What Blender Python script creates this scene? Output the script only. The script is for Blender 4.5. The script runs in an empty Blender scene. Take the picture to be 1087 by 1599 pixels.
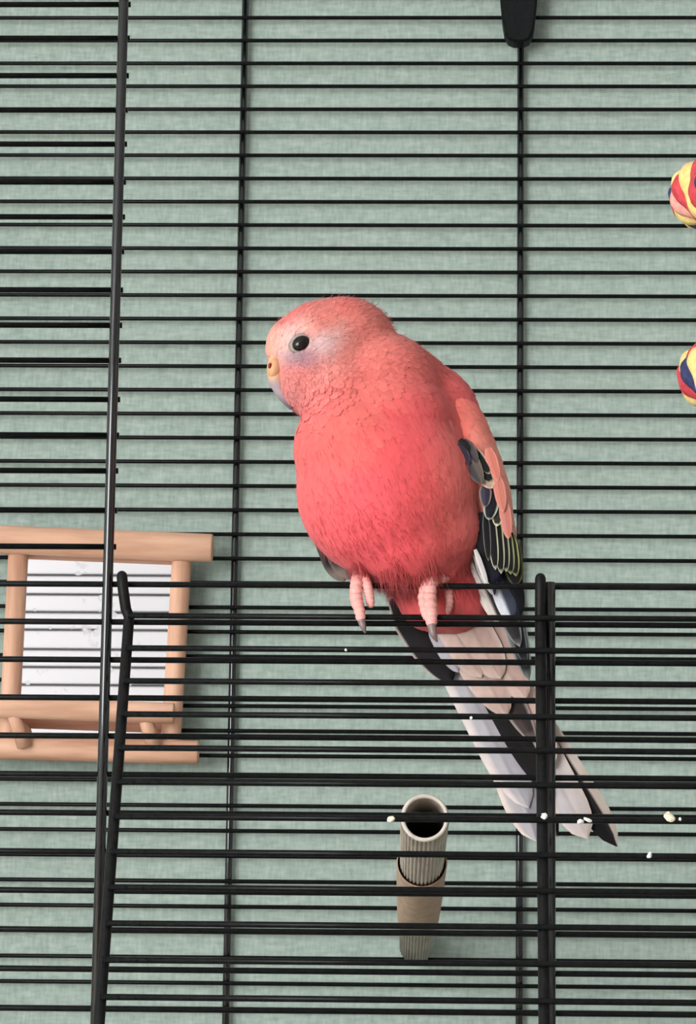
import bpy, bmesh, math, random
import numpy as np
from mathutils import Vector, Matrix
from mathutils.bvhtree import BVHTree

random.seed(7); rng = np.random.default_rng(7)
S = bpy.context.scene
C = S.collection

# ---------------------------------------------------------------- camera
FPX, PITCH, YAW, ROLL = 5293.5, 0.20925, -0.03623, 0.01243
CAMLOC = np.array([0.0, -0.9461, 1.25])
_f = np.array([math.sin(YAW)*math.cos(PITCH), math.cos(YAW)*math.cos(PITCH), math.sin(PITCH)])
_r = np.array([math.cos(YAW), -math.sin(YAW), 0.0])
_u = np.cross(_r, _f)
RT = math.cos(ROLL)*_r + math.sin(ROLL)*_u
UP = -math.sin(ROLL)*_r + math.cos(ROLL)*_u
FW = _f
cd = bpy.data.cameras.new('camera'); cam = bpy.data.objects.new('camera', cd); C.objects.link(cam)
cd.sensor_fit = 'VERTICAL'; cd.sensor_height = 24.0; cd.lens = FPX/1599*24.0
cd.clip_start = 0.02; cd.clip_end = 50
m = Matrix.Identity(4)
for i in range(3):
    m[i][0] = RT[i]; m[i][1] = UP[i]; m[i][2] = -FW[i]; m[i][3] = CAMLOC[i]
cam.matrix_world = m
S.camera = cam

# ---------------------------------------------------------------- world, lights, exposure
w = bpy.data.worlds.new('world'); S.world = w; w.use_nodes = True
w.node_tree.nodes['Background'].inputs[0].default_value = (0.9, 0.95, 1.0, 1)
w.node_tree.nodes['Background'].inputs[1].default_value = 0.6
def area(name, loc, rot, sx, sy, power, col):
    l = bpy.data.lights.new(name, 'AREA'); l.shape = 'RECTANGLE'; l.size = sx; l.size_y = sy
    l.energy = power; l.color = col
    o = bpy.data.objects.new(name, l); C.objects.link(o); o.location = loc; o.rotation_euler = rot
    return o
# daylight entering through the window in the wall behind the camera
area('window_front_offscreen', (-1.9, -3.0, 1.5), (math.radians(90), 0, 0), 1.7, 1.5, 190, (0.97, 0.985, 1.0))
S.view_settings.view_transform = 'Standard'; S.view_settings.look = 'None'
S.view_settings.gamma = 1.0; S.view_settings.use_curve_mapping = False
S.view_settings.exposure = -0.48

# ---------------------------------------------------------------- helpers
YB = 0.51263                      # back panel plane; the front panel is Y = 0
SP = 0.0109                       # wire spacing
PX = 1/5500.0                     # about one photo pixel at the front panel, in metres
def at(px, py, Y):                # point of the vertical plane at depth Y seen at that pixel
    d = FW + RT*((px-543.5)/FPX) - UP*((py-799.5)/FPX)
    t = (Y - CAMLOC[1])/d[1]
    return CAMLOC + d*t
def pix(P):
    q = np.asarray(P) - CAMLOC
    z = q@FW
    return 543.5 + FPX*(q@RT)/z, 799.5 - FPX*(q@UP)/z
def lin(c):
    c = np.asarray(c, float)/255.0
    return np.where(c <= 0.04045, c/12.92, ((c+0.055)/1.055)**2.4)
def tag(o, label=None, cat=None, group=None, kind=None):
    if label: o['label'] = label
    if cat: o['category'] = cat
    if group: o['group'] = group
    if kind: o['kind'] = kind
    return o
def empty(name, loc=(0, 0, 0)):
    o = bpy.data.objects.new(name, None); C.objects.link(o); o.location = loc; o.empty_display_size = 0.02
    return o
def mk(name, V, F, mat, parent=None, smooth=True, cols=None):
    me = bpy.data.meshes.new(name)
    me.from_pydata([tuple(map(float, v)) for v in V], [], [tuple(map(int, f)) for f in F])
    me.update()
    if smooth: me.shade_smooth()
    if cols is not None:
        a = me.color_attributes.new('Col', 'FLOAT_COLOR', 'POINT')
        cc = np.ones((len(V), 4), np.float32); cc[:, :3] = cols
        a.data.foreach_set('color', cc.ravel())
    if mat: me.materials.append(mat)
    o = bpy.data.objects.new(name, me); C.objects.link(o)
    if parent is not None: put(o, parent)
    return o
def put(o, parent):               # parent, keeping the mesh where it is in the world
    o.parent = parent
    mw = Matrix.Identity(4); p = parent
    while p is not None:
        mw = Matrix.Translation(p.location) @ mw; p = p.parent
    o.matrix_parent_inverse = Matrix.Identity(4)
    o.location = Vector(o.location) - mw.translation
    return o
def box(a, b):
    x0, y0, z0 = a; x1, y1, z1 = b
    V = [(x0,y0,z0),(x1,y0,z0),(x1,y1,z0),(x0,y1,z0),(x0,y0,z1),(x1,y0,z1),(x1,y1,z1),(x0,y1,z1)]
    F = [(0,3,2,1),(4,5,6,7),(0,1,5,4),(1,2,6,5),(2,3,7,6),(3,0,4,7)]
    return V, F
def join(parts):
    V = []; F = []
    for v, f in parts:
        n = len(V); V += [tuple(q) for q in v]; F += [tuple(i+n for i in g) for g in f]
    return V, F
def tube(P, R, n=10, cap=True, round_end=False):
    P = np.asarray(P, float); R = np.broadcast_to(np.asarray(R, float), (len(P),)).copy()
    if round_end:
        d0 = (P[0]-P[1]); d0 /= np.linalg.norm(d0); d1 = (P[-1]-P[-2]); d1 /= np.linalg.norm(d1)
        pre = [(P[0]+d0*R[0]*math.sin(a), R[0]*math.cos(a)) for a in (1.45, 1.1, 0.6)]
        post = [(P[-1]+d1*R[-1]*math.sin(a), R[-1]*math.cos(a)) for a in (0.6, 1.1, 1.45)]
        P = np.array([p for p, _ in pre]+list(P)+[p for p, _ in post])
        R = np.array([r for _, r in pre]+list(R)+[r for _, r in post])
    T = np.gradient(P, axis=0); T /= np.linalg.norm(T, axis=1)[:, None]
    a = np.array([0, 0, 1.0]) if abs(T[0][2]) < 0.9 else np.array([1.0, 0, 0])
    N = a - T[0]*(a@T[0]); N /= np.linalg.norm(N)
    V = []; F = []
    for i in range(len(P)):
        N = N - T[i]*(N@T[i]); N /= np.linalg.norm(N); B = np.cross(T[i], N)
        for k in range(n):
            q = 2*math.pi*k/n
            V.append(P[i] + R[i]*(math.cos(q)*N + math.sin(q)*B))
    for i in range(len(P)-1):
        for k in range(n):
            k2 = (k+1) % n
            F.append((i*n+k, i*n+k2, (i+1)*n+k2, (i+1)*n+k))
    if cap:
        F.append(tuple(range(n))[::-1]); F.append(tuple((len(P)-1)*n+k for k in range(n)))
    return V, F
def spline(pts, n):               # Catmull-Rom through pts (any number of columns)
    pts = np.asarray(pts, float)
    p = np.vstack([2*pts[0]-pts[1], pts, 2*pts[-1]-pts[-2]])
    out = []
    for i in range(len(pts)-1):
        a, b, c, d = p[i:i+4]
        for t in np.linspace(0, 1, n, endpoint=False):
            out.append(0.5*((2*b)+(c-a)*t+(2*a-5*b+4*c-d)*t*t+(3*b-a-3*c+d)*t**3))
    out.append(pts[-1])
    return np.array(out)

# ---------------------------------------------------------------- materials
def mat(name, col=(0.5, 0.5, 0.5), rough=0.6, spec=0.5, metal=0.0):
    M = bpy.data.materials.new(name); M.use_nodes = True
    b = M.node_tree.nodes['Principled BSDF']
    b.inputs['Base Color'].default_value = (*col, 1); b.inputs['Roughness'].default_value = rough
    b.inputs['Specular IOR Level'].default_value = spec; b.inputs['Metallic'].default_value = metal
    return M, M.node_tree, b
def node(nt, t, **kw):
    n = nt.nodes.new(t)
    for k, v in kw.items(): setattr(n, k, v)
    return n
def noise_bump(nt, b, scale, strength, dist, vec_scale=(1, 1, 1), detail=4):
    tc = node(nt, 'ShaderNodeTexCoord'); mp = node(nt, 'ShaderNodeMapping'); mp.inputs['Scale'].default_value = vec_scale
    nz = node(nt, 'ShaderNodeTexNoise'); nz.inputs['Scale'].default_value = scale; nz.inputs['Detail'].default_value = detail
    bp = node(nt, 'ShaderNodeBump'); bp.inputs['Strength'].default_value = strength; bp.inputs['Distance'].default_value = dist
    nt.links.new(tc.outputs['Object'], mp.inputs[0]); nt.links.new(mp.outputs[0], nz.inputs['Vector'])
    nt.links.new(nz.outputs[0], bp.inputs['Height']); nt.links.new(bp.outputs[0], b.inputs['Normal'])
    return nz, mp, bp
def ramp_col(nt, src, b, stops, inp='Base Color'):
    r = node(nt, 'ShaderNodeValToRGB'); e = r.color_ramp.elements
    while len(e) < len(stops): e.new(0.5)
    for q, (p, c) in zip(e, stops): q.position = p; q.color = (*c, 1)
    nt.links.new(src, r.inputs[0]); nt.links.new(r.outputs[0], b.inputs[inp])
    return r

# wallpaper: woven look, fine vertical streaks with a faint horizontal weave
M_wall, nt, b = mat('green_wallpaper', rough=0.85, spec=0.2)
tc = node(nt, 'ShaderNodeTexCoord')
def nzm(scale, vs, detail=3):
    mp = node(nt, 'ShaderNodeMapping'); mp.inputs['Scale'].default_value = vs
    nz = node(nt, 'ShaderNodeTexNoise'); nz.inputs['Scale'].default_value = scale; nz.inputs['Detail'].default_value = detail
    nt.links.new(tc.outputs['Object'], mp.inputs[0]); nt.links.new(mp.outputs[0], nz.inputs['Vector']); return nz.outputs[0]
n1 = nzm(700, (1, 1, 0.25)); n2 = nzm(520, (0.3, 1, 1.2)); n3 = nzm(260, (1, 1, 0.6), 2)
a1 = node(nt, 'ShaderNodeMath', operation='ADD'); a2 = node(nt, 'ShaderNodeMath', operation='MULTIPLY_ADD'); a2.inputs[1].default_value = 0.5
nt.links.new(n1, a1.inputs[0]); nt.links.new(n2, a1.inputs[1]); nt.links.new(n3, a2.inputs[0]); nt.links.new(a1.outputs[0], a2.inputs[2])
dv = node(nt, 'ShaderNodeMath', operation='MULTIPLY'); dv.inputs[1].default_value = 0.4; nt.links.new(a2.outputs[0], dv.inputs[0])
ramp_col(nt, dv.outputs[0], b, [(0.36, lin((146, 162, 152))), (0.5, lin((163, 179, 169))), (0.64, lin((179, 193, 184)))])
bp = node(nt, 'ShaderNodeBump'); bp.inputs['Strength'].default_value = 0.5; bp.inputs['Distance'].default_value = 0.0006
nt.links.new(dv.outputs[0], bp.inputs['Height']); nt.links.new(bp.outputs[0], b.inputs['Normal'])

M_white, nt, b = mat('white_plaster', (0.88, 0.87, 0.885), 0.9, 0.2); noise_bump(nt, b, 90, 0.2, 0.002)
M_floor, nt, b = mat('oak_floor', (0.4, 0.28, 0.18), 0.5, 0.4)
nz, mp, bp = noise_bump(nt, b, 6, 0.2, 0.002, (1, 12, 1)); ramp_col(nt, nz.outputs[0], b, [(0.3, (0.5, 0.42, 0.33)), (0.7, (0.64, 0.55, 0.45))])
M_frame, nt, b = mat('window_paint', (0.85, 0.85, 0.84), 0.4)

def black_metal(name, base, rough, bump=0.2, spec=0.22):
    M, nt, b = mat(name, base, rough, spec)
    nz, mp, bp = noise_bump(nt, b, 700, bump, 0.0003)
    ramp_col(nt, nz.outputs[0], b, [(0.35, tuple(np.array(base)*0.7)), (0.7, tuple(np.array(base)*1.5))])
    return M
M_wire = black_metal('black_coated_wire', (0.0050, 0.0054, 0.0056), 0.24, 0.12, 0.10)
M_rod = black_metal('black_gloss_rod', (0.005, 0.005, 0.006), 0.10, 0.03, 0.6)
M_matte = black_metal('black_worn_coating', (0.007, 0.0068, 0.0068), 0.45, 0.25, 0.12)
M_plastic = black_metal('black_plastic', (0.005, 0.006, 0.0065), 0.5, 0.2, 0.12)

M_wood, nt, b = mat('pale_beech', rough=0.6, spec=0.3)
nz, mp, bp = noise_bump(nt, b, 160, 0.25, 0.0004, (0.12, 1, 1), 5)
ramp_col(nt, nz.outputs[0], b, [(0.25, lin((182, 136, 110))), (0.5, lin((214, 168, 140))), (0.75, lin((232, 190, 163)))])
M_wood_v, nt, b = mat('pale_beech_upright', rough=0.6, spec=0.3)
nz, mp, bp = noise_bump(nt, b, 160, 0.25, 0.0004, (1, 1, 0.12), 5)
ramp_col(nt, nz.outputs[0], b, [(0.25, lin((182, 136, 110))), (0.5, lin((214, 168, 140))), (0.75, lin((232, 190, 163)))])
M_mirror, nt, b = mat('mirror_glass', (0.93, 0.92, 0.96), 0.02, 0.5, 1.0)
nz, mp, bp = noise_bump(nt, b, 130, 0.0, 0.0001)
ramp_col(nt, nz.outputs[0], b, [(0.62, (0.02, 0.02, 0.02)), (0.76, (0.2, 0.2, 0.2))], 'Roughness')

def mottled(name, c0, c1, scale, rough=0.8, bump=0.3, vs=(1, 1, 1)):
    M, nt, b = mat(name, rough=rough, spec=0.25)
    nz, mp, bp = noise_bump(nt, b, scale, bump, 0.0005, vs)
    ramp_col(nt, nz.outputs[0], b, [(0.3, lin(c0)), (0.7, lin(c1))])
    return M
M_tube = mottled('ridged_grey_wood', (176, 165, 152), (208, 199, 188), 260, 0.75, 0.3, (1, 0.15, 1))
M_rim = mottled('cut_tube_rim', (214, 203, 190), (236, 227, 216), 300)
M_sleeve = mottled('brown_cardboard', (158, 132, 112), (192, 166, 144), 350, 0.9)
M_husk = mottled('seed_husk', (205, 190, 140), (245, 240, 222), 500)
M_huskw = mottled('white_crumb', (225, 222, 214), (250, 250, 246), 500)

def vcol(name, rough=0.75, spec=0.2, sheen=0.25, bump=None):
    M, nt, b = mat(name, rough=rough, spec=spec)
    at_ = node(nt, 'ShaderNodeAttribute'); at_.attribute_name = 'Col'
    b.inputs['Sheen Weight'].default_value = sheen; b.inputs['Sheen Roughness'].default_value = 0.6
    nt.links.new(at_.outputs['Color'], b.inputs['Base Color'])
    if bump: noise_bump(nt, b, *bump)
    return M
M_plume = vcol('pink_plumage', 0.85, 0.12, 0.10)
M_quill = vcol('flight_feather', 0.65, 0.12, 0.0, (900, 0.25, 0.0002, (1, 1, 0.3)))
M_skin = vcol('scaly_pink_skin', 0.55, 0.35, 0.0, (1500, 0.5, 0.0002))
M_claw, nt, b = mat('grey_claw', lin((120, 100, 98)), 0.4)
M_eye, nt, b = mat('dark_brown_eye', (0.006, 0.004, 0.004), 0.06, 0.3)
M_eyering = mottled('grey_eye_skin', (120, 108, 100), (158, 146, 138), 900, 0.7)
M_beak = vcol('horn_beak', 0.45, 0.4, 0.0, (900, 0.2, 0.0002))
M_nostril, nt, b = mat('nostril_dark', lin((120, 40, 25)), 0.8)

# ---------------------------------------------------------------- room
YW = YB + 0.0062
def struct(name, V, F, M, parent=None):
    o = mk(name, V, F, M, parent, smooth=False); o['kind'] = 'structure'; return o
X0, X1, Y0, ZC = -3.0, 2.6, -3.0, 2.5
struct('floor', *box((X0-.1, Y0-.1, -.08), (X1+.1, YW+.1, 0)), M_floor)
struct('ceiling', *box((X0-.1, Y0-.1, ZC), (X1+.1, YW+.1, ZC+.08)), M_white)
struct('wall_back', *box((X0, YW, 0), (X1, YW+.1, ZC)), M_wall)
struct('wall_left', *box((X0-.1, Y0, 0), (X0, YW, ZC)), M_white)
struct('wall_right', *box((X1, Y0, 0), (X1+.1, YW, ZC)), M_white)
wx0, wx1, wz0, wz1 = -2.8, -1.0, 0.7, 2.3
struct('wall_front', *join([box((X0, Y0-.1, 0), (wx0, Y0, ZC)), box((wx1, Y0-.1, 0), (X1, Y0, ZC)),
       box((wx0, Y0-.1, 0), (wx1, Y0, wz0)), box((wx0, Y0-.1, wz1), (wx1, Y0, ZC))]), M_white)
win = struct('window_1', *join([box((wx0, Y0-.06, wz0), (wx0+.05, Y0-.02, wz1)), box((wx1-.05, Y0-.06, wz0), (wx1, Y0-.02, wz1)),
       box((wx0, Y0-.06, wz0), (wx1, Y0-.02, wz0+.05)), box((wx0, Y0-.06, wz1-.05), (wx1, Y0-.02, wz1)),
       box((-1.92, Y0-.06, wz0), (-1.88, Y0-.02, wz1))]), M_frame)

# ---------------------------------------------------------------- cage
ZCAM = 1.25
ZF0 = ZCAM + 0.35406              # front wire number 0
ZB0 = ZCAM + 0.53949              # back wire number 0
POST = 0.12553
XL, XM = -0.10233, 0.02330        # opening: left rod, middle rod
XC0, XC1 = XM-3*POST, XM+3*POST   # cage ends
ZT, ZBOT = 1.93, 1.08
cage = tag(empty('bird_cage', (XM, YB/2, 0)), 'large black wire bird cage with its front door hanging open', 'cage')
wire_meshes = {}
def rod_x(name, x0, x1, y, z, r, M, parent):       # horizontal wire; alike wires share their mesh
    key = (round(x1-x0, 4), r, M.name)
    if key not in wire_meshes:
        L = x1-x0; V, F = tube([(-L/2, 0, 0), (-L/6, 0, 0), (L/6, 0, 0), (L/2, 0, 0)], r, 10)
        o = mk(name, V, F, M); wire_meshes[key] = o.data
    else:
        o = bpy.data.objects.new(name, wire_meshes[key]); C.objects.link(o)
    o.location = ((x0+x1)/2, y, z)
    return put(o, parent)
def rod_z(name, x, y, z0, z1, r, M, parent, n=14):
    V, F = tube([(0, 0, 0), (0, 0, (z1-z0)/2), (0, 0, z1-z0)], r, n)
    o = mk(name, V, F, M); o.location = (x, y, z0)
    return put(o, parent)
def frame_ring(x0, x1, z0, z1, y, t):
    return join([tube([(x0, y, z0), (x1, y, z0)], t, 8), tube([(x0, y, z1), (x1, y, z1)], t, 8),
                 tube([(x0, y, z0), (x0, y, z1)], t, 8), tube([(x1, y, z0), (x1, y, z1)], t, 8)])
for x in (XC0, XC1):
    for y in (-0.003, YB+0.003):
        V, F = box((-.008, -.006, 0), (.008, .006, ZT+.01))
        o = mk('corner_post', V, F, M_matte, smooth=False); o.location = (x, y, 0); put(o, cage)
V, F = box((XC0-.01, -.14, ZBOT-.06), (XC1+.01, YB+.008, ZBOT-.02))
mk('base_tray', V, F, mottled('pale_tray', (200, 196, 188), (222, 218, 210), 60), cage, smooth=False)
for y in (-.003, YB+.003):
    V, F = box((XC0, y-.006, ZT), (XC1, y+.006, ZT+.014)); mk('top_rail', V, F, M_matte, cage, smooth=False)
for x in (XC0, XC1):
    V, F = box((x-.006, 0, ZT), (x+.006, YB, ZT+.014)); mk('side_rail', V, F, M_matte, cage, smooth=False)
# back panel
RB = 0.00092
back = mk('back_panel', *frame_ring(XC0, XC1, ZBOT-.012, ZT-.01, YB, 0.0022), M_matte, cage)
back['label'] = 'rear wall of the cage, thin horizontal wires against the wallpaper'
k = -12
while True:
    z = ZB0 - k*SP
    if z < ZBOT: break
    if z < ZT-.015: rod_x('wire', XC0, XC1, YB, z, RB, M_wire, back)
    k += 1
for i in range(-2, 3):
    x = 0.02278 + i*0.12542
    rod_z('rod', x, YB+0.0024, ZBOT-.012, ZT-.01, 0.00155, M_rod, back)
# front panel: wires stop at the opening above the perch wire (number 16)
RF = 0.00085
front = mk('front_panel', *frame_ring(XC0, XC1, ZBOT-.012, ZT-.01, 0, 0.0022), M_matte, cage)
front['label'] = 'front wall of the cage with a wide open doorway'
XR = XM+POST
k = -28
while True:
    z = ZF0 - k*SP
    if z < ZBOT: break
    if z < ZT-.015:
        zz = z + (0.0004 if k % 3 == 1 else (-0.0003 if k % 3 == 2 else 0.0))*(1 if k < 16 else 0.3)
        if k < 16 and k > -8:
            rod_x('wire', XC0, XL+0.0019, 0, zz, RF, M_wire, front)
            rod_x('wire', XR-0.0019, XC1, 0, zz, RF, M_wire, front)
        else:
            rod_x('wire', XC0, XC1, 0, z, RF, M_wire, front)
    k += 1
RR = 0.00150
for x in (XL, XR):
    rod_z('rod', x, -RF-RR+.0002, ZBOT-.012, ZT-.01, RR, M_rod, front)
V, F = tube([(XM, -RF-RR+.0002, ZBOT), (XM, -RF-RR+.0002, 1.2), (XM, -RF-RR+.0002, ZF0-16*SP+.0008)], RR, 14)
mk('rod', V, F, M_rod, front)
# side panels
for x in (XC0, XC1):
    sp = mk('side_panel', *tube([(x, YB/2, ZBOT-.012), (x, YB/2, ZT)], 0.0015, 10), M_matte, cage)
    V, F = tube([(0, 0, 0), (0, YB/2, 0), (0, YB, 0)], RF, 8); w0 = mk('wire', V, F, M_wire); me_ = w0.data; k = 0
    while ZF0 - (k-28)*SP > ZBOT:
        z = ZF0 - (k-28)*SP; k += 1
        if z > ZT-.015: continue
        if w0 is None: w0 = bpy.data.objects.new('wire', me_); C.objects.link(w0)
        w0.location = (x, 0, z); put(w0, sp); w0 = None
# door: lifted out and hooked on, its lower end stands away from the cage
TD = 0.40743; YD = -0.00585; ZD = ZCAM+0.16954
dn = np.array([0, -math.sin(TD), -math.cos(TD)]); dnn = np.array([0, math.cos(TD), -math.sin(TD)])  # along the door, into the cage
D0 = np.array([0, YD, ZD]); XDL, XDM = -0.09585, 0.02047; XDR = 2*XDM-XDL
NW = 23
door = mk('door', *tube([np.array([XDL, 0, 0])+D0+dn*(NW*SP), np.array([XDR, 0, 0])+D0+dn*(NW*SP)], 0.0015, 12), M_matte, cage)
door['label'] = 'black wire cage door hooked on below the doorway, tilted outward'
RDR = 0.00155
for x in (XDL, XDM, XDR):
    base = np.array([x, 0, 0]) + D0 + dnn*(RF+RDR-.0002)
    dx = -0.0016 if x == XDL else 0.0
    top = [base + dn*(NW*SP), base + dn*(0.5*NW*SP), base + dn*0.004, base - dn*0.001,
           base - dn*0.0035 + np.array([dx*.6, -0.0012, 0.0]), base + np.array([dx*1.1, -0.0014, 0.0088]), base + np.array([dx*1.35, -0.0012, 0.0124])]
    mk('rod', *tube(top, RDR, 14, round_end=True), M_matte, door)
for k in range(NW):
    p = D0 + dn*(k*SP)
    rod_x('wire', XDL, XDR, p[1], p[2], RF, M_wire, door)
# ---------------------------------------------------------------- black plastic clip at the back
cx, cz = at(810, 72, YB-.004)[[0, 2]]
s = 1/3630.0
prof = [(-31, 400), (-31, -20), (-30, 0), (-26, 40), (-23, 58), (-17, 68), (-8, 72), (8, 72), (17, 68), (23, 58), (26, 40), (30, 0), (31, -20), (31, 400)]
prof = [(a*s, (72-b)*s) if b < 399 else (a*s, (72+500)*s) for a, b in prof]
V = []; F = []; n = len(prof)
for y, sc in ((-.0065, .86), (-.005, 1.0), (.0025, 1.0), (.003, .9)):
    for a, b_ in prof: V.append((cx+a*sc, YB-.004+y, cz+b_ + (1-sc)*.006*(1 if b_ < .01 else -1)))
for r in range(3):
    for i in range(n):
        j = (i+1) % n; F.append((r*n+i, r*n+j, (r+1)*n+j, (r+1)*n+i))
F.append(tuple(range(n))[::-1]); F.append(tuple(3*n+i for i in range(n)))
o = mk('cage_hook', V, F, M_plastic, smooth=False)
tag(o, 'black plastic strap with a rounded end hanging down over the back wires', 'hook')

# ---------------------------------------------------------------- toy mirror
YM = YB - 0.010
mr = empty('toy_mirror', at(150, 1175, YM)); tag(mr, 'small bird mirror in a pale wooden dowel frame hung on the back wires', 'mirror')
def pt(px, py, dy=0.0): return at(px, py, YM+dy)
def dowel(name, a, b_, r, M, parent, n=18, seg=6):
    P = [np.asarray(a)+(np.asarray(b_)-np.asarray(a))*t for t in np.linspace(0, 1, seg)]
    e = (P[1]-P[0])/np.linalg.norm(P[1]-P[0])
    P = [P[0]] + [P[0]+e*.0006] + P[1:-1] + [P[-1]-e*.0006, P[-1]]
    R = [r*.93] + [r]*(len(P)-2) + [r*.93]
    return mk(name, *tube(P, R, n), M, parent)
dowel('top_rail', pt(-36, 841, -.004), pt(332, 856, -.004), .0063, M_wood, mr)
dowel('stile', pt(29, 850), pt(12, 1172), .0043, M_wood_v, mr)
dowel('stile', pt(285, 856), pt(266, 1172), .0043, M_wood_v, mr)
dowel('bottom_rail', pt(-50, 1166, -.002), pt(310, 1175, -.002), .0052, M_wood, mr)
dowel('perch', pt(-20, 1104, -.0135), pt(272, 1114, -.0135), .0046, M_wood, mr)
for xa, xb in ((20, 38), (224, 240)):
    mk('strut', *tube([pt(xa, 1110, -.013), pt(xb, 1166, -.0085)], .0032, 8), M_wood_v, mr)
a, b_, c_, d_ = pt(38, 850, .001), pt(276, 858, .001), pt(262, 1168, .001), pt(18, 1160, .001)
V = [a, b_, c_, d_] + [q+np.array([0, .002, 0]) for q in (a, b_, c_, d_)]
F = [(0, 3, 2, 1), (4, 5, 6, 7), (0, 1, 5, 4), (1, 2, 6, 5), (2, 3, 7, 6), (3, 0, 4, 7)]
mk('mirror_glass', V, F, M_mirror, mr, smooth=False)
for xa in (60, 245):
    p0 = pt(xa, 846, .0); q = np.array([p0[0], YB+.001, p0[2]-.004])
    mk('hanging_hook', *tube(spline([p0, p0+[0, .005, .001], q+[0, .001, .003], q+[0, .0015, -.003]], 5), .0007, 8), M_wire, mr)

# ---------------------------------------------------------------- tube perch
A = at(663.5, 1277, 0.04); Bp = at(650, 1479, YB-.001)
perch = empty('tube_perch', Bp); tag(perch, 'hollow ridged grey tube perch with a brown sleeve, fixed to the back wires', 'perch')
ax = (Bp-A)/np.linalg.norm(Bp-A)
n1_ = np.cross(ax, [0, 0, 1]); n1_ /= np.linalg.norm(n1_); n2_ = np.cross(n1_, ax)
def shell(prof, n, ridge=0.0, nr=34):   # prof: list of (distance along axis, radius, ridged?)
    V = []; F = []
    for (t, r, g) in prof:
        for k in range(n):
            q = 2*math.pi*k/n
            rr = r*(1 - (ridge*(0.5+0.5*math.cos(nr*q))**2 if g else 0))
            V.append(A+ax*t + rr*(math.cos(q)*n1_+math.sin(q)*n2_))
    for i in range(len(prof)-1):
        for k in range(n):
            j = (k+1) % n; F.append((i*n+k, i*n+j, (i+1)*n+j, (i+1)*n+k))
    return V, F
Lp = np.linalg.norm(Bp-A); r0 = 0.0072; ri = 0.0058
def Lat(D): return (D-.9861)/(1.4587-.9861)*Lp
N_ = 34*8
mk('tube', *shell([(0.0004, r0*.985, 1), (0.002, r0, 1), (Lat(1.17), r0, 1), (Lp, r0, 1), (Lp, .001, 0)], N_, .10), M_tube, perch)
mk('tube_lining', *shell([(0.0002, ri, 0), (.15, ri, 0), (.30, ri, 0), (Lp-.006, ri, 0), (Lp-.005, .0001, 0)], 48), M_tube, perch)
mk('tube_rim', *shell([(0.0003, r0*.975, 0), (-.0004, r0*.95, 0), (-.0006, (r0+ri)/2, 0), (-.0004, ri*1.02, 0), (0.0008, ri*.995, 0)], 60), M_rim, perch)
mk('sleeve', *shell([(Lat(1.312), r0*1.0, 0), (Lat(1.308), .0081, 0), (Lat(1.22), .0083, 0), (Lat(1.112), .0083, 0), (Lat(1.110), .0082, 0), (Lat(1.1102), .0079, 0), (Lat(1.18), .0078, 0), (Lat(1.18), r0*.9, 0)], 60), M_sleeve, perch)
V, F = tube([Bp-ax*.003, Bp+ax*.006], .004, 12); mk('fixing_screw', V, F, M_wire, perch)

# ---------------------------------------------------------------- rope spiral perch
rope = None
YR = 0.24
c0 = at(1047, 303, YR); Rc = 0.046; rr = 0.0118
pz = c0[2] - at(1058, 586, YR)[2]
axx = c0[0] + rr + Rc
rope = empty('rope_spiral_perch', (axx, YR, c0[2]-pz*2)); tag(rope, 'coiled cotton rope perch of yellow, red and navy strands', 'rope perch')
def ropemat(name, c0_, c1_): return mottled(name, c0_, c1_, 420, 0.95, 0.6)
RM = [ropemat('rope_yellow', (226, 196, 118), (246, 224, 150)), ropemat('rope_red', (188, 58, 66), (214, 84, 90)),
      ropemat('rope_pink', (226, 150, 140), (244, 190, 170)), ropemat('rope_navy', (44, 48, 84), (72, 76, 116))]
RSEQ = [0, 1, 2, 0, 3, 1]
TH = np.linspace(2*math.pi-2.3, 4*math.pi+2.2, 620)
ph0 = math.pi + 2*math.pi*1.0
CP = np.stack([axx + (Rc)*np.cos(TH-2*math.pi+math.pi) + 0.0025*(TH/(2*math.pi)-1), YR + Rc*np.sin(TH-math.pi),
               c0[2] - pz*(TH/(2*math.pi)-1.0)], -1)
T_ = np.gradient(CP, axis=0); T_ /= np.linalg.norm(T_, axis=1)[:, None]
N0 = np.stack([np.cos(TH-math.pi), np.sin(TH-math.pi), 0*TH], -1); B0 = np.cross(T_, N0)
for q in range(6):
    a_ = 2*math.pi*q/6 + TH*Rc/0.034*2*math.pi + 0.5
    P = CP + 0.0076*(np.cos(a_)[:, None]*N0 + np.sin(a_)[:, None]*B0)
    wob = 1+0.26*np.sin(TH*Rc/0.0085*2*math.pi+q*2.1)
    o = mk('strand', *tube(P, 0.0044*wob, 10, round_end=True), RM[RSEQ[q]], rope)
    o['label'] = ['yellow strand', 'red strand', 'pink strand', 'navy blue strand'][RSEQ[q]]
mk('core', *tube(CP, 0.0062, 10), RM[2], rope)
top = CP[0]
mk('hanging_cord', *tube([top, [axx, YR, top[2]+.05], [axx, YR, ZT+.004]], .002, 8), RM[1], rope)
V, F = tube([(axx, -.0, ZT+.007), (axx, YB, ZT+.007)], .0022, 8); mk('roof_bar', V, F, M_matte, cage)

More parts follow.
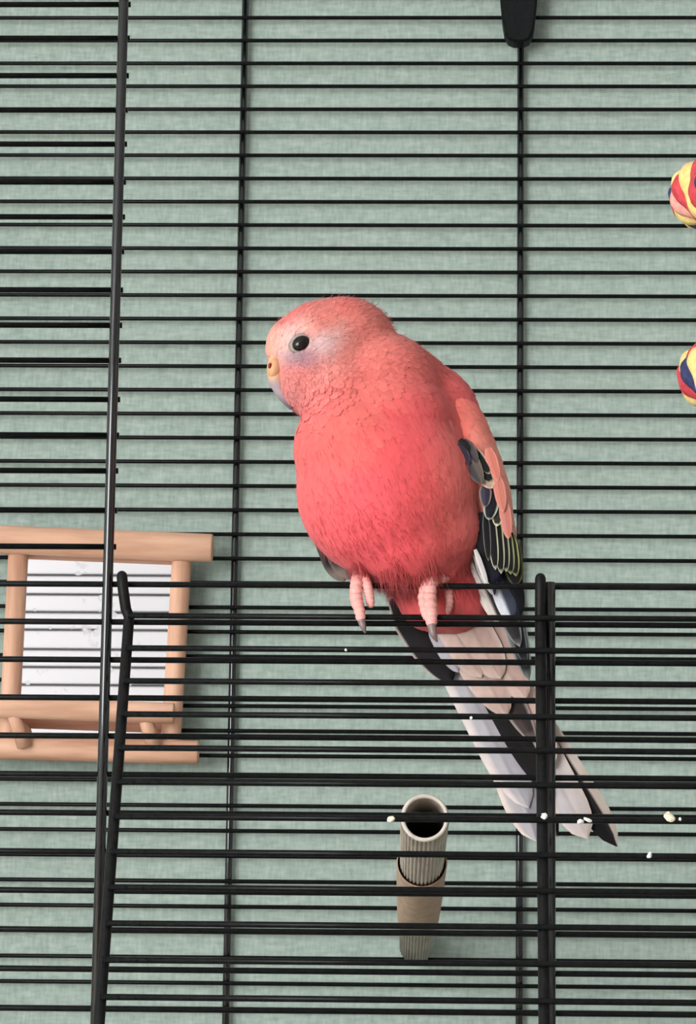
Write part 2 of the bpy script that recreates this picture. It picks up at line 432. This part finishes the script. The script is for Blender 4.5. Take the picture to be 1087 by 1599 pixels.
# ---------------------------------------------------------------- seed husks on the wires
def crumb(name, px, py, Y, sz, M, label, seed, parts=1):
    r = np.random.default_rng(seed); bm = bmesh.new()
    bmesh.ops.create_icosphere(bm, subdivisions=2, radius=1.0)
    for v in bm.verts:
        v.co = Vector((v.co.x*sz[0], v.co.y*sz[1], v.co.z*sz[2]))*float(0.75+0.5*r.random())
    me = bpy.data.meshes.new(name); bm.to_mesh(me); bm.free(); me.materials.append(M)
    o = bpy.data.objects.new(name, me); C.objects.link(o); o.location = at(px, py, Y); o.rotation_euler = (0, float(r.random()*2), float(r.random()))
    return tag(o, label, 'crumb', 'seed husks and crumbs stuck to the cage wires')
def ydoor(py):                     # camera side of the door wire seen at that row
    lo, hi = 0.0, NW*SP
    for _ in range(40):
        mid = (lo+hi)/2; p = D0+dn*mid
        if pix(p)[1] < py: lo = mid
        else: hi = mid
    return (D0+dn*lo)[1]-.0009
u_ = PX
crumb('seed_husk', 611, 1279, ydoor(1278), (4*u_, 3*u_, 7*u_), M_husk, 'tiny cream husk on a door wire beside the tube perch', 1)
crumb('bread_crumb', 850, 1274, ydoor(1276), (5*u_, 4*u_, 5*u_), M_huskw, 'tiny white crumb on the door wire next to the upright rods', 2)
crumb('seed_husk', 907, 1283, ydoor(1280), (4*u_, 3*u_, 8*u_), M_huskw, 'white husk flake on a door wire over the tail feathers', 3)
crumb('seed_husk', 918, 1280, ydoor(1280), (8*u_, 3*u_, 2.5*u_), M_huskw, 'small pale flake lying sideways on the wire over the tail', 4)
crumb('seed_husk', 1045, 1275, ydoor(1278), (10*u_, 5*u_, 6.5*u_), M_husk, 'largest cream seed husk on a door wire past the tail tip', 5)
crumb('bread_crumb', 1062, 1279, ydoor(1278), (2.6*u_, 2*u_, 2.6*u_), M_huskw, 'speck of white crumb close to the largest seed husk', 6)
crumb('bread_crumb', 1015, 1335, ydoor(1335), (4*u_, 3*u_, 6*u_), M_huskw, 'white crumb on the wire just below the tail tip', 7)
crumb('bread_crumb', 540, 1015, ydoor(1015), (2.2*u_, 2*u_, 2.2*u_), M_huskw, 'speck of white crumb on a wire beneath the claws, clear of the tail', 8)
crumb('bread_crumb', 736, 1121, ydoor(1119), (2.2*u_, 2*u_, 2.2*u_), M_huskw, 'speck of white crumb on a wire before the pale tail feathers', 9)
#@@BIRD

# ---------------------------------------------------------------- bird
bird = empty('parakeet', at(620, 915, 0.002))
tag(bird, 'pink parakeet with dark wing feathers perched on the wire of the cage doorway', 'bird')
def ell(px, py, d, rx, ry, rz, rot=0.0):
    c = at(px, py, d*PX); bm = bmesh.new()
    bmesh.ops.create_uvsphere(bm, u_segments=32, v_segments=20, radius=1.0)
    M = Matrix.Translation(Vector(c)) @ Matrix.Rotation(math.radians(rot), 4, 'Y') @ Matrix.Diagonal((rx*PX, ry*PX, rz*PX, 1))
    bm.transform(M)
    V = [tuple(v.co) for v in bm.verts]; F = [tuple(v.index for v in f.verts) for f in bm.faces]; bm.free()
    return V, F
def fuse(name, els, voxel, it, fac=0.6):
    V, F = join(els)
    o = mk(name, V, F, None)
    r = o.modifiers.new('r', 'REMESH'); r.mode = 'VOXEL'; r.voxel_size = voxel
    sm = o.modifiers.new('s', 'SMOOTH'); sm.iterations = it; sm.factor = fac
    dg = bpy.context.evaluated_depsgraph_get(); e = o.evaluated_get(dg).to_mesh()
    V = np.array([v.co[:] for v in e.vertices]); F = [tuple(p.vertices) for p in e.polygons]
    o.evaluated_get(dg).to_mesh_clear(); bpy.data.objects.remove(o)
    return V, F
bodyE = [ell(604, 764, 15, 141, 126, 140, 0), ell(634, 850, 16, 92, 88, 66, 0), ell(670, 826, 28, 82, 86, 72, 0), ell(560, 702, 5, 101, 105, 100, 0),
         ell(660, 690, 62, 86, 84, 116, -20), ell(598, 608, 22, 90, 92, 88, 0), ell(606, 660, 12, 104, 102, 80, 0), ell(545, 625, 10, 76, 88, 62, 0),
         ell(508, 562, 12, 90, 80, 96, 0), ell(535, 532, 20, 82, 76, 68, 0), ell(456, 545, 8, 42, 50, 52, 0), ell(474, 596, 5, 44, 55, 46, 30), ell(464, 611, 4, 26, 40, 36, -35),
         ell(662, 880, 60, 72, 70, 70, 0), ell(688, 930, 68, 68, 50, 58, -15), ell(716, 955, 72, 48, 34, 34, -15), ell(678, 640, 72, 66, 66, 84, -40), ell(640, 604, 48, 60, 72, 58, -40)]
BV, BF = fuse('body', bodyE, 0.0011, 22)
CPTS = np.array([
 (440,500,238,132,122),(425,540,246,172,146),(420,556,244,178,150),(455,485,238,122,114),(530,478,240,122,112),(590,505,236,138,122),(640,545,236,122,112),(610,560,232,130,116),(560,520,236,138,122),(500,500,238,140,124),
 (442,548,232,208,198),(452,532,234,205,192),(470,513,236,186,168),(505,535,226,208,202),(522,524,228,200,190),(498,550,222,198,192),(458,561,140,128,140),(470,566,150,132,142),(448,562,170,150,152),(482,566,180,142,144),
 (480,590,232,146,134),(500,585,234,150,136),(520,575,234,148,134),(540,560,234,150,136),(500,612,228,126,118),(455,615,226,160,152),(470,625,222,128,122),(512,625,228,116,108),(535,600,230,124,114),(570,590,232,124,112),(550,575,228,118,110),
 (470,583,232,140,130),(455,582,230,142,132),(490,576,232,146,134),(440,590,228,150,138),(530,546,234,146,132),(515,560,234,150,136),(540,530,235,142,126),(508,508,238,144,126),(486,502,238,140,124),(545,512,236,138,122),
 (540,645,247,124,112),(490,660,248,120,112),(600,680,240,100,100),(640,650,238,94,98),(640,610,240,104,102),(570,750,250,108,112),(660,740,240,98,98),(600,820,250,100,105),(540,800,250,106,110),(650,850,240,94,98),(700,780,246,116,108),(725,720,246,138,122),(705,655,243,122,110),(715,685,245,132,118),(690,620,240,108,104),(480,700,250,118,112),(480,770,250,112,112),(700,840,238,108,102),(740,800,240,132,122),(580,890,240,100,104),(660,895,236,108,106),(690,895,232,112,106),
 (720,890,238,98,98),(700,930,238,98,96),(745,930,238,98,96),(640,940,238,102,98),(700,965,234,108,102),(750,965,230,116,106),(700,990,214,164,150),(740,1000,214,166,152),(780,1000,214,166,152)], float)
def bodycol(px, py, sig=20.0):
    px = np.atleast_1d(px).astype(float); py = np.atleast_1d(py).astype(float)
    d2 = (px[:, None]-CPTS[None, :, 0])**2 + (py[:, None]-CPTS[None, :, 1])**2
    sg = np.where((CPTS[:, 0] < 560) & (CPTS[:, 1] < 640), 12.0, 30.0); sg[[16, 17, 18, 19]] = 7.5
    W = np.exp(-d2/(2*sg**2)) + 1e-3/(1+d2/900.0)**2
    return lin((W@CPTS[:, 2:])/W.sum(1)[:, None])*np.array([0.73, 0.65, 0.695])
def smooth_noise(px, py, sc, seed):
    r = np.random.default_rng(seed); out = 0
    for _ in range(7):
        a, p, f = r.random()*6.28, r.random()*6.28, (0.6+r.random())/sc
        out = out + np.sin((px*math.cos(a)+py*math.sin(a))*f+p)
    return out/3.5
ppx, ppy = pix(BV)
bc = bodycol(ppx, ppy)
body = mk('body', BV, BF, M_plume, bird, cols=bc)
def cards(name, V, F, flow, size, colf, count, parent, rng, lift=0.10, seed=3, keep=None, nblend=0.75, vary=0.10):
    me = bpy.data.meshes.new('tmp'); me.from_pydata([tuple(v) for v in V], [], F); me.update(); me.calc_loop_triangles()
    tri = np.array([t.vertices[:] for t in me.loop_triangles])
    vn = np.array([v.normal[:] for v in me.vertices]); bpy.data.meshes.remove(me)
    bvh = BVHTree.FromPolygons([Vector(v) for v in V], F)
    a, b2, c2 = V[tri[:, 0]], V[tri[:, 1]], V[tri[:, 2]]
    ar = 0.5*np.linalg.norm(np.cross(b2-a, c2-a), axis=1)
    cen = (a+b2+c2)/3; cpx, cpy = pix(cen)
    L0, W0 = size(cpx, cpy)
    dens = ar/(L0*W0); dens /= dens.sum()
    idx = rng.choice(len(tri), count, p=dens)
    u = rng.random((count, 2)); fl = u.sum(1) > 1; u[fl] = 1-u[fl]
    P = a[idx] + (b2-a)[idx]*u[:, :1] + (c2-a)[idx]*u[:, 1:]
    Nn = vn[tri[idx, 0]]+vn[tri[idx, 1]]+vn[tri[idx, 2]]; Nn /= np.linalg.norm(Nn, axis=1)[:, None]
    px, py = pix(P)
    L, W = size(px, py)
    fx, fy = flow(px, py)
    D = fx[:, None]*RT + (-fy)[:, None]*UP
    D = D - Nn*(D*Nn).sum(1)[:, None] + rng.normal(0, 0.10, (count, 3))
    D = D - Nn*(D*Nn).sum(1)[:, None]; D /= np.linalg.norm(D, axis=1)[:, None]+1e-9
    X = np.cross(Nn, D)
    cols = colf(px, py)
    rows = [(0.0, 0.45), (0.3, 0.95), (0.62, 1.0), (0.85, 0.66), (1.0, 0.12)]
    OV = []; OF = []; OC = []; ON = []
    for i in range(count):
        if keep is not None and not keep(px[i], py[i], P[i]): continue
        l = L[i]*(0.75+0.5*rng.random()); wd = W[i]*(0.8+0.4*rng.random())
        vr = vary(px[i], py[i]) if callable(vary) else vary; nb = nblend(px[i], py[i]) if callable(nblend) else nblend
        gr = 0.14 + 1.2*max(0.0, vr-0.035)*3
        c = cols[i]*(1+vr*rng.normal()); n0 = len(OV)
        lf = (lift(px[i], py[i]) if callable(lift) else lift)*(0.5+rng.random())
        for (t, ws) in rows:
            for sx in (-1, 0, 1):
                q = P[i] + D[i]*(l*(t-0.15)) + X[i]*(wd*0.5*ws*sx)
                loc, nn, _, _ = bvh.find_nearest(Vector(q))
                nn = np.array(nn); loc = np.array(loc)
                OV.append(loc + nn*(0.00015 + lf*l*t*t + (0.05*wd if sx == 0 else 0)))
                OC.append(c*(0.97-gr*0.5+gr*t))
                g = nn*nb + (1-nb)*(nn + X[i]*(0.7*sx) + D[i]*(0.6*t-.15))
                ON.append(g/np.linalg.norm(g))
        for r in range(4):
            for k in range(2):
                q0 = n0+r*3+k; OF.append((q0, q0+3, q0+4, q0+1))
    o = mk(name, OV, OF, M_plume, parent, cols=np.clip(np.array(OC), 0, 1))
    o.data.normals_split_custom_set_from_vertices([tuple(n) for n in ON])
    o['kind'] = 'stuff'
    return o
def headw(px, py):                # 1 on the head, 0 on the body
    s = (py-(655-0.30*(px-430)))/18.0
    return 1/(1+np.exp(np.clip(s, -30, 30)))
def cheekw(px, py):               # the scaly cheek and throat
    return math.exp(-(((px-485)/45)**2+((py-600)/32)**2))
def flow(px, py):
    h = headw(px, py)
    hx, hy = px-418.0, (py-585.0)*0.9
    n = np.hypot(hx, hy)+1e-6; hx, hy = hx/n, hy/n + 0.15
    bx, by = (735-px)/380.0, np.full_like(px, 1.0)
    fx = h*hx + (1-h)*bx; fy = h*hy + (1-h)*by
    return fx, fy
def size(px, py):
    h = headw(px, py)
    r = np.hypot(px-430, py-570)
    hl = np.clip(9+r*0.10, 10, 26)
    l = (h*hl + (1-h)*58)*PX; w_ = (h*hl*0.62 + (1-h)*34)*PX
    return l, w_
def colp(px, py):
    c = bodycol(px, py)
    h = headw(px, py)
    n = smooth_noise(px, py, 30, 5)[:, None]*0.05
    return c*(1+n)
def keep_eye(px, py, P):
    return not (((px-470)/20)**2+((py-536)/16)**2 < 1 and P[1] < 0.01) and not (px < 436 and py > 556 and py < 610 and P[1] < .012)
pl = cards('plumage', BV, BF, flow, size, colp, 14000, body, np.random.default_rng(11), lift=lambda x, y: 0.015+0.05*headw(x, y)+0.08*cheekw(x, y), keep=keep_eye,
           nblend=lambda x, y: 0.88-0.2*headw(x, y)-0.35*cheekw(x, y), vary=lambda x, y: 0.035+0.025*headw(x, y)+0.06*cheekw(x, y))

# soft fringe of down along the belly and the body's rim
def fluff(name, V, F, count, parent, region, L, rng):
    me = bpy.data.meshes.new('tmp'); me.from_pydata([tuple(v) for v in V], [], F); me.update()
    vn = np.array([v.normal[:] for v in me.vertices]); bpy.data.meshes.remove(me)
    px, py = pix(V); sel = np.where(region(px, py))[0]
    idx = rng.choice(sel, count)
    fx, fy = flow(px, py); OV = []; OF = []; OC = []; ON = []
    cols = bodycol(px, py)
    for i in idx:
        n = vn[i]; D = fx[i]*RT - fy[i]*UP; D = D/np.linalg.norm(D) + 0.35*n + rng.normal(0, .22, 3); D /= np.linalg.norm(D)
        X = np.cross(D, n); X /= np.linalg.norm(X)+1e-9
        p = V[i]+rng.normal(0, .0004, 3); l = L*(0.6+0.8*rng.random()); wd = 0.00008
        c = cols[i]*(1.0+0.12*rng.normal()); k = len(OV)
        OV += [p-X*wd, p+X*wd, p+D*l*.6+X*wd*.8, p+D*l*.6-X*wd*.8, p+D*l-np.array([0, 0, .15*l])]
        gn = np.cross(2*X, D)
        OF += [(k, k+1, k+2, k+3), (k+3, k+2, k+4)] if gn@n > 0 else [(k+3, k+2, k+1, k), (k+4, k+2, k+3)]
        OC += [c]*5; ON += [n]*5
    o = mk(name, OV, OF, M_plume, parent, cols=np.clip(OC, 0, 1)); o['kind'] = 'stuff'
    o.data.normals_split_custom_set_from_vertices([tuple(n) for n in ON])
    return o
fluff('belly_down', BV, BF, 4500, body, lambda x, y: (y > 884+12*np.sin(x*0.11)) & (y < 925), 20*PX, np.random.default_rng(5))
fluff('body_down', BV, BF, 9000, body, lambda x, y: (y > 640) & (y <= 870), 12*PX, np.random.default_rng(6))
fluff('head_down', BV, BF, 4000, body, lambda x, y: (y < 600) & (x > 430), 9*PX, np.random.default_rng(8))

# eye, eye skin, beak
def depth_on(Vs, px, py):          # depth Y of the body's camera side at that pixel
    qx, qy = pix(Vs); k = np.argsort((qx-px)**2+(qy-py)**2 + np.where(Vs[:, 1] > .012, 1e6, 0))[:6]
    return Vs[k, 1].min()
ye = depth_on(BV, 469, 536)
def ell_obj(name, px, py, Y, rx, ry, rz, rot, M, parent, cols=None):
    V, F = ell(px, py, Y/PX, rx, ry, rz, rot)
    return mk(name, V, F, M, parent, cols=None if cols is None else np.tile(lin(cols), (len(V), 1)))
ell_obj('eye_skin', 470, 536, ye+.0008, 21, 9, 15.5, -28, M_eyering, bird)
ell_obj('eye', 470, 536, ye-.0002, 14.5, 8, 11.5, -35, M_eye, bird)
yb = depth_on(BV, 440, 580)
bk = spline([(434, 556, .004, 12), (431, 574, .003, 14.5), (431, 590, .003, 13), (437, 606, .004, 11.5), (446, 622, .005, 9), (456, 638, .006, 4)], 6)
P = [at(q[0], q[1], yb+q[2]) for q in bk]
V, F = tube(P, bk[:, 3]*PX, 16)
hx, hy = pix(np.array(V))
tt = np.clip((hy-560)/75, 0, 1)[:, None]
cb = lin((200, 158, 118))*(1-np.clip((tt-.35)/.2, 0, 1)) + lin((158, 142, 148))*np.clip((tt-.35)/.2, 0, 1)
cb = cb*(1-np.clip((tt-.7)/.3, 0, 1)) + lin((100, 88, 98))*np.clip((tt-.7)/.3, 0, 1)
beak = mk('beak', V, F, M_beak, bird, cols=cb)
ell_obj('cere', 429, 575, yb+.0018, 11.5, 13, 17, 12, M_beak, beak, (196, 146, 106))
ell_obj('nostril', 421.5, 571, yb-.0001, 3.0, 4, 4.6, 12, M_nostril, beak)

# long feathers -------------------------------------------------
def feather(name, parent, a, b_, wpx, cl, cr, edge=None, ew=0.16, ctip=None, tilt=0.0, bend=0.0, tip=0.5, camber=0.10, shaft=None, edge_l=True, edge_r=True):
    # a, b_: (px, py, depth in px); cl / cr colours of the two vanes (left / right in view)
    A_ = at(a[0], a[1], a[2]*PX); B_ = at(b_[0], b_[1], b_[2]*PX)
    D = B_-A_; L = np.linalg.norm(D); D /= L
    view = FW; X = np.cross(D, view); X /= np.linalg.norm(X)
    if X@RT < 0: X = -X
    Nn = np.cross(X, D); Nn = Nn if Nn@FW < 0 else -Nn     # towards the camera
    X2 = X*math.cos(tilt)+Nn*math.sin(tilt); N2 = np.cross(D, X2); N2 = N2 if N2@FW < 0 else -N2
    nu, nv = 12, 22
    V = []; F = []; CC = []
    cl_, cr_ = lin(cl), lin(cr); ce = lin(edge) if edge is not None else None
    hw = wpx*PX*0.5
    for j in range(nv+1):
        t = j/nv
        ws = (0.55+0.45*min(1, t/0.25))
        if t > 1-tip: s_ = min(1.0, (t-(1-tip))/tip); ws *= max(0.03, (1-s_**2.2)**0.62)
        for i in range(nu+1):
            u = -1+2*i/nu
            q = A_ + D*(L*t) + X2*(hw*ws*u) + N2*(camber*hw*(1-u*u)) + X2*(bend*L*t*(1-t)*4*0.25) 
            V.append(q)
            c = cl_ if u < -0.02 else cr_
            if abs(u) < 0.09: c = (cl_+cr_)/2*0.8 if shaft is None else lin(shaft)
            if ce is not None:
                if (u < 0 and edge_l) or (u >= 0 and edge_r):
                    e = np.clip((abs(u)-(1-ew-0.1))/0.1, 0, 1)
                    if t > 1-tip*0.55: e = max(e, np.clip((t-(1-ew*0.45))/0.04, 0, 1) if (edge_l and edge_r) else e)
                    c = c*(1-e)+ce*e
            if ctip is not None:
                e = np.clip((t-0.72)/0.15, 0, 1); c = c*(1-e)+lin(ctip)*e
            c = c*(1+0.10*math.sin(37*t+9*u)*random.random())
            CC.append(c)
    for j in range(nv):
        for i in range(nu):
            k0 = j*(nu+1)+i; F.append((k0, k0+1, k0+nu+2, k0+nu+1))
    return mk(name, V, F, M_quill, parent, cols=np.clip(np.array(CC), 0, 1))

PALE = (206, 198, 200); WHITE = (226, 216, 212); DARK = (22, 20, 21); PINKW = (216, 184, 172); GREY = (176, 172, 180)
tail = mk('tail', *ell(715, 965, 96, 40, 14, 60, -22), M_quill, bird, cols=np.tile(lin((190, 150, 138)), (len(ell(0, 0, 0, 1, 1, 1)[0]), 1)))
TF = [
 # far ones first
 ((715, 960, 128), (872, 1306, 150), 50, (60, 52, 52), DARK, None, {}),
 ((735, 960, 124), (964, 1322, 140), 46, DARK, (40, 36, 36), (204, 190, 180), dict(edge_l=False, ew=.5, tip=.2, bend=.0)),
 ((730, 960, 118), (918, 1310, 132), 56, (196, 188, 190), (204, 194, 192), (216, 202, 194), dict(ew=.15, tip=.16, bend=.02)),
 ((705, 955, 112), (858, 1262, 124), 62, (54, 46, 46), DARK, (150, 138, 136), dict(ew=.10, tip=.25)),
 ((700, 950, 104), (838, 1314, 118), 58, (182, 177, 180), (148, 144, 150), (228, 212, 204), dict(edge_r=False, ew=.26, tip=.20, bend=-.01, shaft=(186, 180, 186))),
 ((668, 945, 100), (826, 1262, 110), 64, (182, 178, 182), (166, 162, 168), (222, 210, 206), dict(edge_r=False, ew=.3, tip=.3, bend=-.01)),
 ((702, 960, 96), (850, 1232, 104), 40, DARK, (30, 26, 26), None, dict(tip=.35)),
 ((745, 965, 96), (862, 1200, 108), 62, (210, 196, 190), PINKW, (226, 200, 186), dict(ew=.2, tip=.3)),
 ((725, 960, 90), (835, 1160, 98), 40, (70, 60, 58), (56, 48, 48), (176, 160, 152), dict(ew=.12, tip=.4)),
 ((620, 930, 90), (706, 1066, 88), 62, (30, 27, 29), (24, 22, 24), (196, 184, 176), dict(edge_r=False, ew=.06, tip=.55)),
 ((640, 930, 92), (704, 1066, 92), 56, (34, 30, 32), (28, 25, 27), None, dict(tip=.5)),
 ((676, 965, 84), (716, 1050, 84), 36, GREY, (160, 152, 158), None, dict(tip=.6)),
]
for (a, b_, wd, cl, cr, ed, kw) in TF:
    feather('tail_feather', tail, a, b_, wd, cl, cr, ed, **kw)
for (a, b_, wd) in (((700, 950, 80), (792, 1118, 84), 66), ((735, 955, 78), (822, 1092, 82), 62), ((690, 950, 74), (752, 1058, 76), 52), ((720, 950, 70), (782, 1060, 74), 58)):
    feather('undertail_covert', tail, a, b_, wd, (196, 170, 158), (188, 158, 148), (206, 184, 174), ew=.12, tip=.5)

# wing on the right in view --------------------------------------
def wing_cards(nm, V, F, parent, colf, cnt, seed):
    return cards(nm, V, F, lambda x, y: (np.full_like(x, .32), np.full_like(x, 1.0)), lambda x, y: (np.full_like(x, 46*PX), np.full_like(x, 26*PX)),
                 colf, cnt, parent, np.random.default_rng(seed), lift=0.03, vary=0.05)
WV, WF = fuse('wing', [ell(740, 730, 60, 44, 62, 138, -19), ell(712, 668, 64, 46, 62, 74, -32), ell(776, 815, 70, 25, 44, 90, -12)], 0.0011, 12)
WP = np.array([(690,600,240,108,104),(700,640,241,120,108),(720,620,240,122,110),(715,655,242,128,114),(745,650,232,132,116),(765,680,236,158,140),(735,690,238,140,122),(780,740,236,140,128),(765,720,238,152,136),(795,800,226,150,138),(785,840,222,158,144),(770,780,234,160,146),(800,850,214,152,138),(755,740,236,160,144)], float)
def wingcol(px, py):
    px = np.atleast_1d(px).astype(float); py = np.atleast_1d(py).astype(float)
    d2 = (px[:, None]-WP[None, :, 0])**2+(py[:, None]-WP[None, :, 1])**2
    W = np.exp(-d2/(2*20.0**2))+1e-4/(1+d2/900)
    return lin((W@WP[:, 2:])/W.sum(1)[:, None])*(1+0.05*smooth_noise(px, py, 18, 9)[:, None])*np.array([0.95, 0.98, 0.98])
x_, y_ = pix(WV)
wing = mk('wing', WV, WF, M_plume, bird, cols=wingcol(x_, y_)); wing['label'] = 'folded wing with black, pale-edged flight feathers'
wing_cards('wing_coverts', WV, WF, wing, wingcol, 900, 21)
BLK = (20, 19, 22); EDG = (196, 196, 162); SL = (84, 82, 100)
def wy(px, py): return 30.0
# primaries below (far to near)
PF = [
 ((775, 860, 60), (826, 1062, 86), 34, (40, 44, 46), (34, 36, 38), (128, 136, 134), dict(ew=.14, tip=.5)),
 ((768, 850, 56), (822, 1040, 80), 30, BLK, (30, 30, 34), (110, 116, 116), dict(ew=.12, tip=.5)),
 ((752, 850, 52), (812, 1010, 70), 34, (52, 52, 54), (44, 44, 46), (150, 150, 146), dict(ew=.12, tip=.5)),
 ((758, 870, 46), (800, 968, 58), 36, (206, 208, 216), (60, 64, 78), (216, 214, 208), dict(edge_r=False, ew=.2, tip=.4)),
 ((730, 860, 44), (782, 975, 60), 30, (206, 196, 188), (44, 40, 42), (216, 204, 196), dict(edge_r=False, ew=.4, tip=.4)),
 ((788, 850, 40), (812, 962, 60), 30, (30, 30, 34), BLK, None, dict(tip=.4)),
 ((744, 845, 34), (772, 930, 44), 26, (190, 184, 180), (44, 50, 84), (204, 198, 192), dict(edge_r=False, ew=.3, tip=.6)),
 ((796, 836, 34), (806, 914, 44), 30, BLK, (32, 26, 24), (120, 122, 84), dict(ew=.1, tip=.4)),
 ((756, 800, 24), (768, 912, 34), 40, BLK, (24, 22, 36), None, dict(tip=.35)),
 ((754, 800, 22), (756, 872, 28), 18, (26, 24, 28), BLK, None, dict(tip=.5)),
 ((742, 858, 14), (762, 916, 24), 9, (196, 190, 186), (180, 176, 178), None, dict(tip=.5)),
 ((797, 832, 28), (806, 900, 36), 18, BLK, (20, 19, 20), (150, 152, 104), dict(ew=.14, tip=.5)),
 ((790, 824, 26), (798, 897, 34), 18, BLK, BLK, (146, 150, 104), dict(ew=.14, tip=.5)),
 ((783, 812, 23), (791, 893, 31), 17, (16, 16, 20), BLK, (160, 164, 128), dict(ew=.15, tip=.5)),
 ((775, 806, 20), (783, 896, 28), 17, BLK, (16, 16, 20), (168, 170, 140), dict(ew=.15, tip=.5)),
 ((766, 802, 17), (774, 890, 25), 16, BLK, BLK, (172, 174, 146), dict(ew=.16, tip=.5)),
 ((758, 800, 15), (763, 876, 22), 12, BLK, BLK, (120, 116, 108), dict(ew=.12, tip=.5)),
 # coverts
 ((778, 782, 16), (776, 822, 16), 18, (44, 40, 38), (44, 40, 38), EDG, dict(ew=.24, tip=.5)),
 ((771, 764, 12), (763, 812, 10), 24, (30, 30, 38), (26, 26, 30), (176, 182, 166), dict(ew=.14, tip=.55)),
 ((758, 758, 8), (758, 792, 6), 20, (62, 56, 72), (46, 43, 54), (140, 122, 114), dict(ew=.14, tip=.75)),
 ((752, 738, 4), (770, 762, 4), 22, (150, 134, 116), (176, 146, 128), (200, 168, 148), dict(ew=.25, tip=.6)),
 ((744, 722, 0), (768, 752, 2), 20, BLK, BLK, (176, 160, 140), dict(ew=.14, tip=.5)),
 ((738, 700, -2), (765, 740, 0), 17, BLK, BLK, (176, 160, 140), dict(ew=.14, tip=.5)),
 ((730, 712, -6), (753, 756, -4), 28, (62, 58, 60), (88, 80, 74), (108, 94, 84), dict(ew=.14, tip=.85)),
 ((722, 688, -8), (746, 724, -6), 24, (50, 47, 56), (70, 64, 66), (98, 84, 82), dict(ew=.12, tip=.85)),
 ((713, 694, -12), (733, 726, -10), 22, (52, 47, 70), (44, 42, 54), (84, 70, 78), dict(ew=.12, tip=.85)),
 ((776, 742, 2), (786, 800, 10), 18, (188, 116, 102), (182, 110, 98), (196, 130, 116), dict(ew=.2, tip=.6)),
 ((786, 780, 12), (794, 842, 20), 18, (184, 116, 104), (176, 108, 98), (194, 130, 116), dict(ew=.2, tip=.6)),
 ((762, 700, -4), (778, 752, 2), 18, (192, 114, 100), (186, 108, 96), (200, 130, 114), dict(ew=.2, tip=.6)),
 ((702, 656, -14), (709, 676, -14), 4, (120, 62, 58), (140, 76, 70), None, dict(tip=.7)),
 ((718, 686, -13), (733, 704, -12), 12, (24, 22, 26), (24, 22, 26), None, dict(tip=.6)),
]
for q_, (a, b_, wd, cl, cr, ed, kw) in enumerate(PF):
    off = -30 if q_ >= 17 else (-22 if q_ >= 8 else -8)
    a = (a[0], a[1], a[2]+off); b_ = (b_[0], b_[1], b_[2]+off)
    feather('wing_feather', wing, a, b_, wd, cl, cr, ed, **kw)
# wing on the left in view
W2V, W2F = fuse('wing', [ell(505, 790, 72, 32, 60, 90, -14)], 0.0012, 6)
wing2 = mk('wing', W2V, W2F, M_plume, bird, cols=np.tile(lin((60, 52, 54)), (len(W2V), 1)))
wing2['label'] = 'far wing, a dark edge showing beside the belly'
for (a, b_, wd, cl, cr, ed, kw) in [
 ((484, 735, 60), (503, 850, 70), 34, (52, 50, 72), (28, 26, 32), None, {}),
 ((497, 800, 66), (538, 908, 76), 46, (22, 20, 22), (50, 46, 46), (70, 62, 58), dict(ew=.12, ctip=(112, 100, 92), tip=.35)),
 ((505, 800, 60), (545, 905, 70), 40, (40, 36, 36), (56, 52, 50), (92, 82, 76), dict(ew=.12, ctip=(120, 106, 96), tip=.35))]:
    feather('wing_feather', wing2, a, b_, wd, cl, cr, ed, **kw)

# legs and toes ---------------------------------------------------
def toe(pts, parent_list, bumps=9):
    q = spline(pts, 8); P = [at(a[0], a[1], a[2]*PX) for a in q]
    t = np.linspace(0, 1, len(q)); R = q[:, 3]*PX*(1+0.22*np.abs(np.sin(t*math.pi*bumps))-0.12)
    parent_list.append(tube(P, R, 12, round_end=True))
def claw(pts, parent):
    q = spline(pts, 6); P = [at(a[0], a[1], a[2]*PX) for a in q]
    return mk('claw', *tube(P, q[:, 3]*PX, 10, round_end=True), M_claw, parent)
def foot(lists, claws, name='leg'):
    parts = []
    for l in lists: toe(l, parts)
    V, F = join(parts); x, y = pix(np.array(V))
    c = lin((224, 158, 150))[None, :]*(1+0.10*np.sin(y*0.9)[:, None])
    o = mk(name, V, F, M_skin, bird, cols=np.clip(c, 0, 1))
    for cl in claws: claw(cl, o)
    return o
foot([[(566, 880, 24, 12), (562, 902, 6, 11), (557, 914, -15, 9.5), (557, 934, -26, 9.5), (561, 952, -42, 8.5), (564, 968, -48, 7)],
      [(566, 896, 14, 10), (573, 912, -14, 7.5), (576, 926, -20, 7.5), (579, 944, -24, 6.5)],
      [(560, 896, 14, 9), (553, 912, -12, 6), (552, 932, -16, 6), (554, 948, -20, 4)],
      [(566, 892, 24, 9), (572, 908, 18, 6), (574, 925, 14, 5)]],
     [[(564, 968, -48, 6), (567, 978, -50, 5), (570, 987, -48, 2)]])
foot([[(690, 880, 26, 12), (682, 900, 4, 11), (673, 911, -15, 10), (671, 934, -26, 10.5), (673, 955, -44, 10), (674, 976, -52, 8)],
      [(684, 896, 12, 10), (667, 911, -14, 8), (661, 932, -24, 8), (664, 955, -42, 7), (668, 966, -46, 6)],
      [(688, 892, 14, 9), (690, 904, -4, 6), (697, 904, 10, 6)],
      [(692, 890, 24, 9), (696, 908, 20, 8), (700, 925, 18, 7), (702, 942, 18, 6), (700, 956, 18, 4)]],
     [[(674, 976, -52, 7), (677, 990, -54, 5.5), (682, 1001, -50, 2)]])
